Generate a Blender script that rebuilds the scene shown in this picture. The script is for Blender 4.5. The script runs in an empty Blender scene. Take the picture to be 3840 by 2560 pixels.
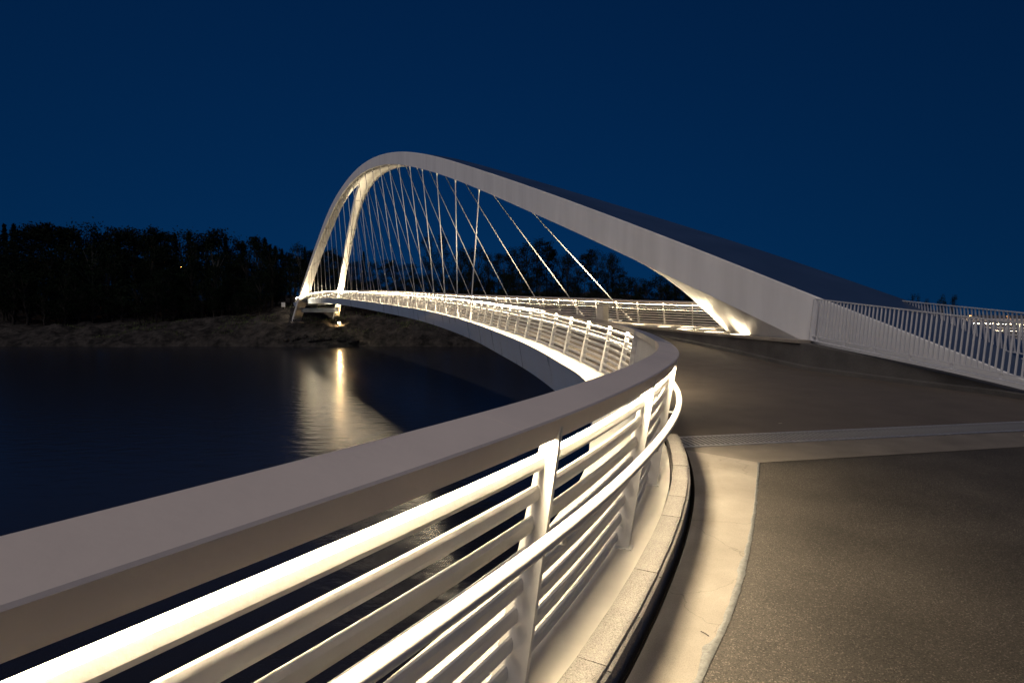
import bpy, bmesh, math, random
import numpy as np
from mathutils import Vector, Matrix, noise
random.seed(7)
R = math.radians
scene = bpy.context.scene
C = scene.collection

# ------------------------------------------------------------------ camera
CAM_Z = 1.70
cam_d = bpy.data.cameras.new("camera")
cam = bpy.data.objects.new("camera", cam_d)
C.objects.link(cam)
scene.camera = cam
cam_d.sensor_width = 36.0
cam_d.lens = 2133.0 / 3840.0 * 36.0
cam_d.clip_start = 0.02
cam_d.clip_end = 5000
cam.location = (0, 0, CAM_Z)
cam.rotation_euler = (R(90 - 3.273), 0, 0)

# ------------------------------------------------------------------ sky (late dusk)
world = bpy.data.worlds.new("World")
scene.world = world
world.use_nodes = True
wn = world.node_tree
wn.nodes.clear()
w_out = wn.nodes.new("ShaderNodeOutputWorld")
w_bg = wn.nodes.new("ShaderNodeBackground")
w_sky = wn.nodes.new("ShaderNodeTexSky")
w_sky.sky_type = 'NISHITA'
w_sky.sun_disc = False
w_sky.sun_elevation = R(2.0)
w_sky.sun_rotation = R(172)
w_sky.altitude = 0
w_sky.air_density = 1.0
w_sky.dust_density = 0.1
w_sky.ozone_density = 6.0
w_mul = wn.nodes.new("ShaderNodeMix")
w_mul.data_type = 'RGBA'
w_mul.blend_type = 'MULTIPLY'
w_mul.inputs['Factor'].default_value = 1.0
w_mul.inputs[7].default_value = (0.5, 1.0, 1.0, 1)
# even dusk dome: the haze band of the horizon is lifted out of the lookup
w_tc = wn.nodes.new("ShaderNodeTexCoord"); w_sep = wn.nodes.new("ShaderNodeSeparateXYZ"); w_com = wn.nodes.new("ShaderNodeCombineXYZ")
w_abs = wn.nodes.new("ShaderNodeMath"); w_abs.operation = 'ABSOLUTE'
w_ma = wn.nodes.new("ShaderNodeMath"); w_ma.operation = 'MULTIPLY_ADD'; w_ma.inputs[1].default_value = 0.72; w_ma.inputs[2].default_value = 0.28
w_nm = wn.nodes.new("ShaderNodeVectorMath"); w_nm.operation = 'NORMALIZE'
wn.links.new(w_tc.outputs["Generated"], w_sep.inputs[0]); wn.links.new(w_sep.outputs[0], w_com.inputs[0]); wn.links.new(w_sep.outputs[1], w_com.inputs[1])
wn.links.new(w_sep.outputs[2], w_abs.inputs[0]); wn.links.new(w_abs.outputs[0], w_ma.inputs[0]); wn.links.new(w_ma.outputs[0], w_com.inputs[2])
wn.links.new(w_com.outputs[0], w_nm.inputs[0]); wn.links.new(w_nm.outputs[0], w_sky.inputs[0])
wn.links.new(w_sky.outputs[0], w_mul.inputs[6])
wn.links.new(w_mul.outputs[2], w_bg.inputs[0])
w_bg.inputs[1].default_value = 0.062
wn.links.new(w_bg.outputs[0], w_out.inputs[0])

# last glow of the dusk, behind and to the left of the camera
sun_d = bpy.data.lights.new("sun", 'SUN')
sun_d.energy = 1.0
sun_d.angle = R(50)
sun_d.color = (1.0, 0.87, 0.78)
sun = bpy.data.objects.new("sun", sun_d)
C.objects.link(sun)
sun.rotation_euler = (R(42), 0, R(-38))

scene.view_settings.view_transform = 'Standard'
scene.view_settings.look = 'None'
scene.view_settings.exposure = 0.0
scene.view_settings.gamma = 1.0
scene.view_settings.use_curve_mapping = False
scene.render.engine = 'CYCLES'
scene.cycles.use_denoising = True
scene.cycles.sample_clamp_indirect = 8.0
scene.cycles.max_bounces = 8
scene.cycles.diffuse_bounces = 4
scene.cycles.glossy_bounces = 4
scene.cycles.caustics_reflective = False
scene.cycles.caustics_refractive = False
LED = 205.0          # radiance of the rail light strips
WARM = (1.0, 0.80, 0.52)

# ------------------------------------------------------------------ materials
def mat(name, base, rough=0.5, metal=0.0, var=0.0, scale=3.0, bump=0.0, bscale=60.0, spec=0.5,
        col2=None, detail=4.0, emit=None, estr=0.0, stretch=None, rvar=0.0):
    m = bpy.data.materials.new(name)
    m.use_nodes = True
    nt = m.node_tree
    b = nt.nodes["Principled BSDF"]
    b.inputs["Base Color"].default_value = (*base, 1)
    b.inputs["Roughness"].default_value = rough
    b.inputs["Metallic"].default_value = metal
    b.inputs["Specular IOR Level"].default_value = spec
    tc = nt.nodes.new("ShaderNodeTexCoord")
    vec = tc.outputs["Object"]
    if stretch:
        mp = nt.nodes.new("ShaderNodeMapping")
        mp.inputs["Scale"].default_value = stretch
        nt.links.new(vec, mp.inputs[0])
        vec = mp.outputs[0]
    if var > 0 or col2:
        n = nt.nodes.new("ShaderNodeTexNoise")
        n.inputs["Scale"].default_value = scale
        n.inputs["Detail"].default_value = detail
        nt.links.new(vec, n.inputs["Vector"])
        r = nt.nodes.new("ShaderNodeValToRGB")
        r.color_ramp.elements[0].position = 0.32
        r.color_ramp.elements[1].position = 0.68
        c2 = col2 if col2 else tuple(min(1, c * (1 + var)) for c in base)
        c1 = base if col2 else tuple(c * (1 - var) for c in base)
        r.color_ramp.elements[0].color = (*c1, 1)
        r.color_ramp.elements[1].color = (*c2, 1)
        nt.links.new(n.outputs[0], r.inputs[0])
        nt.links.new(r.outputs[0], b.inputs["Base Color"])
        if rvar:
            mr = nt.nodes.new("ShaderNodeMapRange")
            mr.inputs["To Min"].default_value = max(0.02, rough - rvar)
            mr.inputs["To Max"].default_value = min(1, rough + rvar)
            nt.links.new(n.outputs[0], mr.inputs[0])
            nt.links.new(mr.outputs[0], b.inputs["Roughness"])
    if bump > 0:
        n2 = nt.nodes.new("ShaderNodeTexNoise")
        n2.inputs["Scale"].default_value = bscale
        n2.inputs["Detail"].default_value = 3.0
        nt.links.new(vec, n2.inputs["Vector"])
        bp = nt.nodes.new("ShaderNodeBump")
        bp.inputs["Strength"].default_value = bump
        bp.inputs["Distance"].default_value = 0.01
        nt.links.new(n2.outputs[0], bp.inputs["Height"])
        nt.links.new(bp.outputs[0], b.inputs["Normal"])
    if emit:
        b.inputs["Emission Color"].default_value = (*emit, 1)
        b.inputs["Emission Strength"].default_value = estr
    return m

def speckle(name, base, dark, light, sc=220.0, rough=0.7, bump=0.35, big=0.25, spec=0.4, bigscale=1.3, bdist=0.006):
    """mineral aggregate: fine two-tone speckle plus large soft patches"""
    m = bpy.data.materials.new(name)
    m.use_nodes = True
    nt = m.node_tree
    b = nt.nodes["Principled BSDF"]
    b.inputs["Roughness"].default_value = rough
    b.inputs["Specular IOR Level"].default_value = spec
    tc = nt.nodes.new("ShaderNodeTexCoord")
    v = nt.nodes.new("ShaderNodeTexVoronoi")
    v.inputs["Scale"].default_value = sc
    nt.links.new(tc.outputs["Object"], v.inputs["Vector"])
    sep = nt.nodes.new("ShaderNodeSeparateColor")
    nt.links.new(v.outputs["Color"], sep.inputs[0])
    r = nt.nodes.new("ShaderNodeValToRGB")
    cr = r.color_ramp
    cr.elements[0].position = 0.0
    cr.elements[0].color = (*dark, 1)
    cr.elements[1].position = 1.0
    cr.elements[1].color = (*light, 1)
    e = cr.elements.new(0.35); e.color = (*base, 1)
    e = cr.elements.new(0.85); e.color = (*base, 1)
    nt.links.new(sep.outputs[0], r.inputs[0])
    n = nt.nodes.new("ShaderNodeTexNoise")
    n.inputs["Scale"].default_value = bigscale
    n.inputs["Detail"].default_value = 6
    nt.links.new(tc.outputs["Object"], n.inputs["Vector"])
    mr = nt.nodes.new("ShaderNodeMapRange")
    mr.inputs["From Min"].default_value = 0.3
    mr.inputs["From Max"].default_value = 0.7
    mr.inputs["To Min"].default_value = 1 - big
    mr.inputs["To Max"].default_value = 1 + big
    nt.links.new(n.outputs[0], mr.inputs[0])
    mx = nt.nodes.new("ShaderNodeMix")
    mx.data_type = 'RGBA'; mx.blend_type = 'MULTIPLY'
    mx.inputs['Factor'].default_value = 1
    nt.links.new(r.outputs[0], mx.inputs[6])
    nt.links.new(mr.outputs[0], mx.inputs[7])
    nt.links.new(mx.outputs[2], b.inputs["Base Color"])
    n3 = nt.nodes.new("ShaderNodeTexNoise")
    n3.inputs["Scale"].default_value = sc * 0.55
    n3.inputs["Detail"].default_value = 4
    nt.links.new(tc.outputs["Object"], n3.inputs["Vector"])
    bp = nt.nodes.new("ShaderNodeBump")
    bp.inputs["Strength"].default_value = bump
    bp.inputs["Distance"].default_value = bdist
    nt.links.new(n3.outputs[0], bp.inputs["Height"])
    nt.links.new(bp.outputs[0], b.inputs["Normal"])
    return m

M_white = mat("white_paint", (0.74, 0.73, 0.70), 0.38, var=0.07, scale=2.2, bump=0.10, bscale=45, rvar=0.08)
M_arch = mat("arch_paint", (0.84, 0.85, 0.86), 0.40, var=0.07, scale=1.0, stretch=(1.6, 1.6, 0.22), rvar=0.08, detail=6.0)
M_archtop = mat("arch_top_shade", (0.035, 0.06, 0.12), 0.36, var=0.18, scale=0.35)  # weak blue light on the top face, put into a dark base colour
M_beam = mat("edge_beam_sky_tint", (0.36, 0.47, 0.66), 0.30, var=0.07, scale=0.9, stretch=(1.6, 1.6, 0.3), rvar=0.1)  # blue of the reflected sky put into the base colour
M_flange = mat("flange_paint", (0.70, 0.67, 0.60), 0.45, var=0.08, scale=3.0, bump=0.08, bscale=30)
M_rail = mat("rail_paint", (0.76, 0.68, 0.62), 0.42, var=0.10, scale=1.1, bump=0.12, bscale=26, rvar=0.12, detail=8.0)
M_galv = mat("galvanised_steel", (0.50, 0.50, 0.52), 0.38, metal=0.7, var=0.18, scale=14, bump=0.08, bscale=70, rvar=0.12)
M_led = mat("light_strip", (0.9, 0.9, 0.85), 0.5, emit=WARM, estr=LED)
M_kerb = speckle("granite_kerb", (0.36, 0.34, 0.31), (0.12, 0.11, 0.10), (0.62, 0.58, 0.52), sc=300, rough=0.62, bump=0.25, big=0.12)
M_conc = speckle("concrete_strip", (0.27, 0.245, 0.21), (0.20, 0.18, 0.155), (0.33, 0.30, 0.255), sc=420, rough=0.72, bump=0.10, big=0.20, bigscale=2.2, bdist=0.003)
def add_cracks(m, sc, w, dark):
    nt = m.node_tree; b = nt.nodes["Principled BSDF"]
    src = b.inputs["Base Color"].links[0].from_socket
    tc = nt.nodes.new("ShaderNodeTexCoord"); n = nt.nodes.new("ShaderNodeTexNoise"); n.inputs["Scale"].default_value = 5.0; n.inputs["Detail"].default_value = 6
    nt.links.new(tc.outputs["Object"], n.inputs["Vector"])
    mv = nt.nodes.new("ShaderNodeMix"); mv.data_type = 'RGBA'; mv.blend_type = 'LINEAR_LIGHT'; mv.inputs['Factor'].default_value = 0.10
    nt.links.new(tc.outputs["Object"], mv.inputs[6]); nt.links.new(n.outputs["Color"], mv.inputs[7])
    v = nt.nodes.new("ShaderNodeTexVoronoi"); v.feature = 'DISTANCE_TO_EDGE'; v.inputs["Scale"].default_value = sc
    nt.links.new(mv.outputs[2], v.inputs["Vector"])
    r = nt.nodes.new("ShaderNodeMapRange"); r.inputs["From Max"].default_value = w; r.inputs["To Min"].default_value = dark
    nt.links.new(v.outputs["Distance"], r.inputs[0])
    mx = nt.nodes.new("ShaderNodeMix"); mx.data_type = 'RGBA'; mx.blend_type = 'MULTIPLY'; mx.inputs['Factor'].default_value = 1
    nt.links.new(src, mx.inputs[6]); nt.links.new(r.outputs[0], mx.inputs[7]); nt.links.new(mx.outputs[2], b.inputs["Base Color"])
add_cracks(M_conc, 0.8, 0.0035, 0.62)
M_asph = speckle("coarse_asphalt", (0.056, 0.049, 0.041), (0.020, 0.018, 0.016), (0.17, 0.15, 0.125), sc=170, rough=0.72, bump=0.8, big=0.30, bdist=0.010)
M_deck = speckle("deck_asphalt", (0.11, 0.092, 0.075), (0.075, 0.063, 0.052), (0.16, 0.135, 0.11), sc=260, rough=0.70, bump=0.3, big=0.14, bigscale=1.6)
M_conc_dim = speckle("joint_concrete", (0.17, 0.152, 0.13), (0.12, 0.108, 0.092), (0.22, 0.195, 0.165), sc=420, rough=0.72, bump=0.12, big=0.2, bigscale=2.2, bdist=0.003)  # same concrete as the strip, its weaker light put into the colour
M_seal = mat("sealant", (0.15, 0.155, 0.15), 0.42, var=0.25, scale=40, bump=0.6, bscale=70)
M_wall = speckle("wall_concrete", (0.11, 0.105, 0.10), (0.08, 0.076, 0.07), (0.15, 0.14, 0.13), sc=90, rough=0.8, bump=0.2, big=0.25)
M_cope = speckle("coping_concrete", (0.32, 0.28, 0.23), (0.22, 0.20, 0.17), (0.42, 0.37, 0.31), sc=160, rough=0.7, bump=0.15, big=0.2)
M_grate = mat("grate_steel", (0.33, 0.33, 0.33), 0.45, metal=0.5, var=0.2, scale=20)
M_dark = mat("dark_gap", (0.02, 0.017, 0.014), 1.0, var=0.3, scale=8, spec=0.0)
M_fence = mat("fence_paint", (0.68, 0.69, 0.71), 0.45, var=0.05, scale=4)
M_rod = mat("hanger_steel", (0.72, 0.71, 0.69), 0.38, var=0.05, scale=6)
M_bark = mat("bark", (0.022, 0.018, 0.015), 0.9, var=0.4, scale=5, bump=0.6, bscale=12)
M_birch = mat("birch_bark", (0.12, 0.115, 0.11), 0.8, var=0.5, scale=4)
M_needle = mat("pine_needles", (0.008, 0.014, 0.010), 0.9, var=0.4, scale=0.8, spec=0.05)
M_leaf = mat("leaves", (0.009, 0.017, 0.010), 0.9, var=0.4, scale=0.8, spec=0.05)
M_black = mat("black_housing", (0.02, 0.02, 0.02), 0.5, var=0.2, scale=6)
M_cab = mat("cabinet_paint", (0.74, 0.69, 0.58), 0.5, var=0.06, scale=5)
M_pole = mat("lamp_pole", (0.20, 0.19, 0.18), 0.5, var=0.15, scale=5)
M_orange = mat("sodium_lamp", (1, 0.6, 0.3), 0.5, emit=(1.0, 0.42, 0.10), estr=30)
M_flood = mat("flood_lens", (1, 0.9, 0.7), 0.3, emit=(1.0, 0.62, 0.26), estr=900)
M_upl = mat("uplight_lens", (1, 0.9, 0.75), 0.3, emit=(1.0, 0.80, 0.52), estr=9)
M_grass = mat("shore_grass", (0.05, 0.075, 0.02), 0.8, var=0.4, scale=0.6)

# rock: banded granite with cracks
def rock_mat():
    m = bpy.data.materials.new("shore_rock")
    m.use_nodes = True
    nt = m.node_tree
    b = nt.nodes["Principled BSDF"]
    b.inputs["Roughness"].default_value = 0.92
    b.inputs["Specular IOR Level"].default_value = 0.15
    tc = nt.nodes.new("ShaderNodeTexCoord")
    n = nt.nodes.new("ShaderNodeTexNoise"); n.inputs["Scale"].default_value = 0.45; n.inputs["Detail"].default_value = 12
    n.inputs["Roughness"].default_value = 0.7
    nt.links.new(tc.outputs["Object"], n.inputs["Vector"])
    r = nt.nodes.new("ShaderNodeValToRGB")
    r.color_ramp.elements[0].position = 0.40; r.color_ramp.elements[0].color = (0.009, 0.009, 0.010, 1)
    r.color_ramp.elements[1].position = 0.66; r.color_ramp.elements[1].color = (0.058, 0.053, 0.052, 1)
    nt.links.new(n.outputs[0], r.inputs[0]); nt.links.new(r.outputs[0], b.inputs["Base Color"])
    n2 = nt.nodes.new("ShaderNodeTexNoise"); n2.inputs["Scale"].default_value = 1.2; n2.inputs["Detail"].default_value = 8
    nt.links.new(tc.outputs["Object"], n2.inputs["Vector"])
    bp = nt.nodes.new("ShaderNodeBump"); bp.inputs["Strength"].default_value = 0.9; bp.inputs["Distance"].default_value = 0.5
    nt.links.new(n2.outputs[0], bp.inputs["Height"]); nt.links.new(bp.outputs[0], b.inputs["Normal"])
    return m
M_rock = rock_mat()

def water_mat():
    m = bpy.data.materials.new("water")
    m.use_nodes = True
    nt = m.node_tree
    b = nt.nodes["Principled BSDF"]
    b.inputs["Base Color"].default_value = (0.014, 0.015, 0.022, 1)
    b.inputs["Roughness"].default_value = 0.21
    b.inputs["IOR"].default_value = 1.33
    tc = nt.nodes.new("ShaderNodeTexCoord")
    mp = nt.nodes.new("ShaderNodeMapping"); mp.inputs["Scale"].default_value = (0.45, 1.0, 1)
    nt.links.new(tc.outputs["Object"], mp.inputs[0])
    n = nt.nodes.new("ShaderNodeTexNoise"); n.inputs["Scale"].default_value = 1.6; n.inputs["Detail"].default_value = 5
    nt.links.new(mp.outputs[0], n.inputs["Vector"])
    bp = nt.nodes.new("ShaderNodeBump"); bp.inputs["Strength"].default_value = 0.35; bp.inputs["Distance"].default_value = 0.12
    nt.links.new(n.outputs[0], bp.inputs["Height"]); nt.links.new(bp.outputs[0], b.inputs["Normal"])
    return m
M_water = water_mat()

# ------------------------------------------------------------------ helpers
def link(o, parent=None):
    C.objects.link(o)
    if parent is not None:
        o.parent = parent
    return o

def mobj(name, verts, faces, m, parent=None, smooth=False, mats=None, fmat=None):
    me = bpy.data.meshes.new(name)
    me.from_pydata([tuple(v) for v in verts], [], faces)
    for mm in (mats or [m]):
        me.materials.append(mm)
    if fmat:
        me.polygons.foreach_set("material_index", fmat)
    if smooth:
        me.polygons.foreach_set("use_smooth", [True] * len(me.polygons))
    me.update()
    return link(bpy.data.objects.new(name, me), parent)

def share(name, me, parent=None, loc=(0, 0, 0), rz=0.0, scale=None, rot=None):
    o = bpy.data.objects.new(name, me)
    o.location = loc
    o.rotation_euler = rot if rot else (0, 0, rz)
    if scale:
        o.scale = scale
    return link(o, parent)

def empty(name, loc, label, cat, group=None, rz=0.0):
    o = bpy.data.objects.new(name, None)
    o.location = loc
    o.rotation_euler = (0, 0, rz)
    o.empty_display_size = 0.2
    o["label"] = label; o["category"] = cat
    if group: o["group"] = group
    return link(o)

def tag(o, label, cat, group=None):
    o["label"] = label; o["category"] = cat
    if group: o["group"] = group
    return o

def structure(o):
    o["kind"] = "structure"
    return o

class MB:
    def __init__(s): s.v = []; s.f = []
    def add(s, verts, faces):
        k = len(s.v); s.v += [tuple(v) for v in verts]; s.f += [tuple(i + k for i in f) for f in faces]
    def box(s, x0, x1, y0, y1, z0, z1):
        s.add([(x0,y0,z0),(x1,y0,z0),(x1,y1,z0),(x0,y1,z0),(x0,y0,z1),(x1,y0,z1),(x1,y1,z1),(x0,y1,z1)],
              [(3,2,1,0),(4,5,6,7),(0,1,5,4),(1,2,6,5),(2,3,7,6),(3,0,4,7)])
    def tube(s, p, q, r0, r1=None, n=8, cap=True):
        r1 = r0 if r1 is None else r1
        p = Vector(p); q = Vector(q); d = (q - p).normalized()
        a = d.cross(Vector((0, 0, 1)) if abs(d.z) < 0.95 else Vector((1, 0, 0))).normalized(); b = d.cross(a)
        vs = []
        for c, r in ((p, r0), (q, r1)):
            for i in range(n):
                t = 2 * math.pi * i / n
                vs.append(c + a * (r * math.cos(t)) + b * (r * math.sin(t)))
        fs = [(i, i + n, (i + 1) % n + n, (i + 1) % n) for i in range(n)]
        if cap:
            fs += [tuple(range(n)), tuple(range(2 * n - 1, n - 1, -1))]
        s.add(vs, fs)
    def mesh(s, name, m, smooth=False):
        me = bpy.data.meshes.new(name); me.from_pydata(s.v, [], s.f); me.materials.append(m)
        if smooth: me.polygons.foreach_set("use_smooth", [True] * len(me.polygons))
        me.update(); return me
    def build(s, name, m, parent=None, smooth=False):
        return link(bpy.data.objects.new(name, s.mesh(name, m, smooth)), parent)

def bevel_box(name, sx, sy, sz, m, bev=0.01, seg=2):
    bm = bmesh.new()
    bmesh.ops.create_cube(bm, size=1.0)
    for v in bm.verts:
        v.co = Vector((v.co.x * sx, v.co.y * sy, (v.co.z + 0.5) * sz))
    bmesh.ops.bevel(bm, geom=list(bm.edges), offset=bev, segments=seg, affect='EDGES')
    me = bpy.data.meshes.new(name); bm.to_mesh(me); bm.free(); me.materials.append(m)
    return me

# natural cubic spline
def spline(xs, ys):
    xs = np.array(xs, float); ys = np.array(ys, float); n = len(xs); h = np.diff(xs)
    Am = np.zeros((n, n)); rhs = np.zeros(n); Am[0, 0] = Am[-1, -1] = 1
    for i in range(1, n - 1):
        Am[i, i - 1] = h[i - 1]; Am[i, i] = 2 * (h[i - 1] + h[i]); Am[i, i + 1] = h[i]
        rhs[i] = 3 * ((ys[i + 1] - ys[i]) / h[i] - (ys[i] - ys[i - 1]) / h[i - 1])
    c = np.linalg.solve(Am, rhs)
    def f(x):
        x = np.asarray(x, float)
        i = np.clip(np.searchsorted(xs, x) - 1, 0, n - 2); d = x - xs[i]
        b = (ys[i + 1] - ys[i]) / h[i] - h[i] * (2 * c[i] + c[i + 1]) / 3
        dd = (c[i + 1] - c[i]) / (3 * h[i])
        return ys[i] + b * d + c[i] * d * d + dd * d ** 3
    return f

class Curve:
    """plan curve with arc length; side=+1: the deck lies to the right of travel"""
    def __init__(s, pts, side=1, smooth=3):
        p = np.array(pts, float)
        t = np.r_[0, np.cumsum(np.hypot(*np.diff(p, axis=0).T))]
        fx, fy = spline(t, p[:, 0]), spline(t, p[:, 1])
        tt = np.linspace(0, t[-1], 3000); q = np.c_[fx(tt), fy(tt)]
        s.s = np.r_[0, np.cumsum(np.hypot(*np.diff(q, axis=0).T))]
        s.q = q; s.L = s.s[-1]; s.side = side
        s.t = np.gradient(q, s.s, axis=0); s.t /= np.linalg.norm(s.t, axis=1)[:, None]
    def at(s, d):
        return np.array([np.interp(d, s.s, s.q[:, 0]), np.interp(d, s.s, s.q[:, 1])])
    def tan(s, d):
        v = np.array([np.interp(d, s.s, s.t[:, 0]), np.interp(d, s.s, s.t[:, 1])]); return v / np.hypot(*v)
    def nrm(s, d):
        v = s.tan(d); return np.array([v[1], -v[0]]) * s.side
    def off(s, d, u):
        return s.at(d) + s.nrm(d) * u
    def at_y(s, y):
        return float(s.s[np.argmin(np.abs(s.q[:, 1] - y))])

zg_f = spline([-20, 4, 10, 13, 16, 20, 25, 33, 42, 52, 67, 87, 110, 125, 137, 152, 175],
              [0, 0, 0.0, 0.05, 0.20, 0.42, 0.63, 0.95, 1.33, 1.72, 2.36, 3.2, 3.82, 3.92, 3.75, 3.4, 3.0])
def zg(y):
    y = max(y, -15)
    return 0.0 if y < 9 else max(0.0, float(zg_f(y)))

def zr(p):      # the right edge of the path lies a little lower than the left
    return zg(p[1]) - 0.22 * float(np.interp(p[1], [11, 16, 27, 34], [0, 1, 1, 0]))
def zR(p):      # base of the far railing: falls away behind the arch foot
    if p[0] < 5.5: return zg(p[1])
    return float(np.interp(p[0], [5.5, 6.9, 8.05, 10.7, 14, 17, 19, 24], [zg(35.0), 0.90, 0.85, 0.74, 0.48, 0.18, 0.0, -0.05]))
def sweep(name, cv, d0, d1, step, prof, m, parent=None, zf=None, closed=True, smooth=False, mats=None, pmat=None, uf=None):
    """sweep profile [(u,z)] along cv from d0 to d1"""
    n = max(2, int(math.ceil((d1 - d0) / step)) + 1)
    ds = np.linspace(d0, d1, n); k = len(prof)
    vs = []
    for d in ds:
        p = cv.at(d); nr = cv.nrm(d); z0 = (zf(p) if zf else zg(p[1]))
        pr = uf(p, prof) if uf else prof
        for (u, z) in pr:
            vs.append((p[0] + nr[0] * u, p[1] + nr[1] * u, z0 + z))
    fs = []; fm = []
    rng = k if closed else k - 1
    for i in range(n - 1):
        for j in range(rng):
            a = i * k + j; b = i * k + (j + 1) % k
            fs.append((a, b, b + k, a + k)); fm.append(pmat[j] if pmat else 0)
    if closed:
        fs.append(tuple(range(k))); fm.append(0)
        fs.append(tuple(range(n * k - 1, (n - 1) * k - 1, -1))); fm.append(0)
    return mobj(name, vs, fs, m, parent, smooth, mats, fm if mats else None)

def circ(u, z, r, n=8, rz=None):
    rz = rz or r
    return [(u + r * math.cos(2 * math.pi * i / n), z + rz * math.sin(2 * math.pi * i / n)) for i in range(n)]

# ------------------------------------------------------------------ plan curves
LEFT = Curve([(-3.6, -3.6), (-2.6, -1.9), (-1.7, -0.55), (-0.99, 0.43), (-0.74, 0.80), (-0.358, 1.372), (0.033, 1.985), (0.346, 2.524),
              (0.791, 3.396), (1.234, 4.399), (1.545, 5.25), (1.945, 6.842), (2.20, 8.4), (2.45, 10.2), (2.60, 12.0), (2.57, 13.7),
              (2.28, 15.5), (1.85, 17.8), (1.35, 20.2), (0.20, 25.0), (-1.85, 33.0), (-4.7, 42), (-8.3, 52), (-15.1, 67),
              (-24.8, 87), (-36.2, 110), (-49.8, 137), (-58, 153)], 1)
RIGHT = Curve([(23.5, 18.5), (21.5, 21.3), (19.1, 24.2), (17.0, 26.6), (14.6, 28.3), (12.4, 29.3), (10.7, 30.0), (9.28, 30.7), (8.05, 31.8), (6.9, 33.0),
               (5.88, 34.5), (4.8, 35.8), (3.74, 37.1), (2.77, 38.4), (1.83, 39.8), (0.91, 41.3), (0.0, 42.8), (-0.9, 44.4), (-2.45, 47.5),
               (-4.9, 53.2), (-11.4, 68.6), (-21.0, 88.8), (-32.4, 111.9), (-46.0, 138.9), (-54.2, 154.9)], -1)
# face of the low wall on the right of the path, towards the bridge
WALL = Curve([(9.6, 2.0), (9.75, 6.0), (9.72, 9.5), (9.55, 11.5), (9.05, 13.8), (8.35, 16.1), (7.85, 19.0), (7.2, 22.6), (6.4, 26.6), (5.6, 30.2), (4.75, 33.2), (3.9, 35.6)], -1)

def pave(name, cl, ul, cr, ur, sl, sr, m, dz, cols=10, n=80, parent=None, zfr=None):
    """sheet between two curves (given station arrays), following zg"""
    vs = []; fs = []
    for i in range(n):
        f = i / (n - 1)
        a = cl.off(sl[0] + (sl[1] - sl[0]) * f, ul); b = cr.off(sr[0] + (sr[1] - sr[0]) * f, ur)
        za, zb = zg(a[1]), (zfr(b) if zfr else zg(b[1]))
        for j in range(cols + 1):
            t = j / cols
            p = a * (1 - t) + b * t
            vs.append((p[0], p[1], za * (1 - t) + zb * t + dz))
    for i in range(n - 1):
        for j in range(cols):
            k = i * (cols + 1) + j
            fs.append((k, k + 1, k + cols + 2, k + cols + 1))
    return mobj(name, vs, fs, m, parent)

# ------------------------------------------------------------------ setting: water, path
ZW = -7.0
structure(mobj("water", [(-700, -200, ZW), (700, -200, ZW), (700, 900, ZW), (-700, 900, ZW)], [(0, 1, 2, 3)], M_water))

sg0, sg1 = 0.0, LEFT.at_y(7.2)
wj = WALL.at_y(8.6)
structure(pave("asphalt_path", LEFT, 0.155, WALL, 0.0, (sg0, sg1), (0.0, wj), M_asph, 0.0, cols=8, n=60))
# deck of the bridge approach, from the joint to the end of the low wall
# concrete strip beside the kerb, with the return along the expansion joint
seam = Curve([(-2.6, -2.8), (-1.2, -0.5), (-0.2, 0.9), (0.42, 1.80), (0.85, 2.50), (1.22, 3.09), (1.54, 3.68), (1.864, 4.33), (2.25, 5.16), (2.73, 6.21)], 1)
vs = []; fs = []
n = 70
for i in range(n):
    d = LEFT.at_y(6.95) * i / (n - 1)
    a = LEFT.off(d, 0.156); b = seam.at(seam.L * i / (n - 1))
    for j in range(4):
        p = a + (b - a) * j / 3
        vs.append((p[0], p[1], 0.004))
for i in range(n - 1):
    for j in range(3):
        k = i * 4 + j
        fs.append((k, k + 1, k + 5, k + 4))
structure(mobj("concrete_strip", vs, fs, M_conc))
structure(mobj("joint_concrete", [(2.735, 6.205, 0.0045), (9.70, 7.62, 0.0045), (9.70, 8.27, 0.0045), (2.00, 6.86, 0.0045)], [(0, 1, 2, 3)], M_conc_dim))
# sealant bead along the seam, uneven towards the concrete
vs = []; fs = []
n = 260
for i in range(n):
    d = seam.L * (0.30 + 0.70 * i / (n - 1))
    p = seam.at(d); nr = seam.nrm(d)
    k = min(1.0, max(0.15, (5.2 - p[1]) / 2.2))
    wl = (0.012 + 0.05 * abs(noise.noise(Vector((d * 3.1, 1.7, 0)))) + 0.03 * max(0, noise.noise(Vector((d * 9, 4, 0))))) * k + 0.004
    wr = 0.012 + 0.012 * abs(noise.noise(Vector((d * 8, 9, 0))))
    h = 0.010 + 0.006 * noise.noise(Vector((d * 12, 0, 3)))
    for u, z in ((-wl, 0.0046), (-wl * 0.55, h), (wr * 0.3, h * 0.8), (wr, 0.0046)):
        vs.append((p[0] + nr[0] * u, p[1] + nr[1] * u, z))
for i in range(n - 1):
    for j in range(3):
        k = i * 4 + j
        fs.append((k, k + 1, k + 5, k + 4))
structure(mobj("joint_sealant", vs, fs, M_seal, smooth=True))
# dark drainage slot beside the kerb, with the metal lip of the concrete
structure(sweep("drain_slot", LEFT, 0, LEFT.at_y(6.95), 0.12, [(0.12, -0.10), (0.157, -0.10), (0.157, 0.0), (0.163, 0.0), (0.163, -0.14), (0.12, -0.14)], M_dark))
structure(sweep("slot_lip", LEFT, 0, LEFT.at_y(6.95), 0.12, [(0.150, -0.05), (0.150, 0.007), (0.159, 0.009), (0.162, 0.006), (0.162, -0.05)], M_dark))

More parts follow.
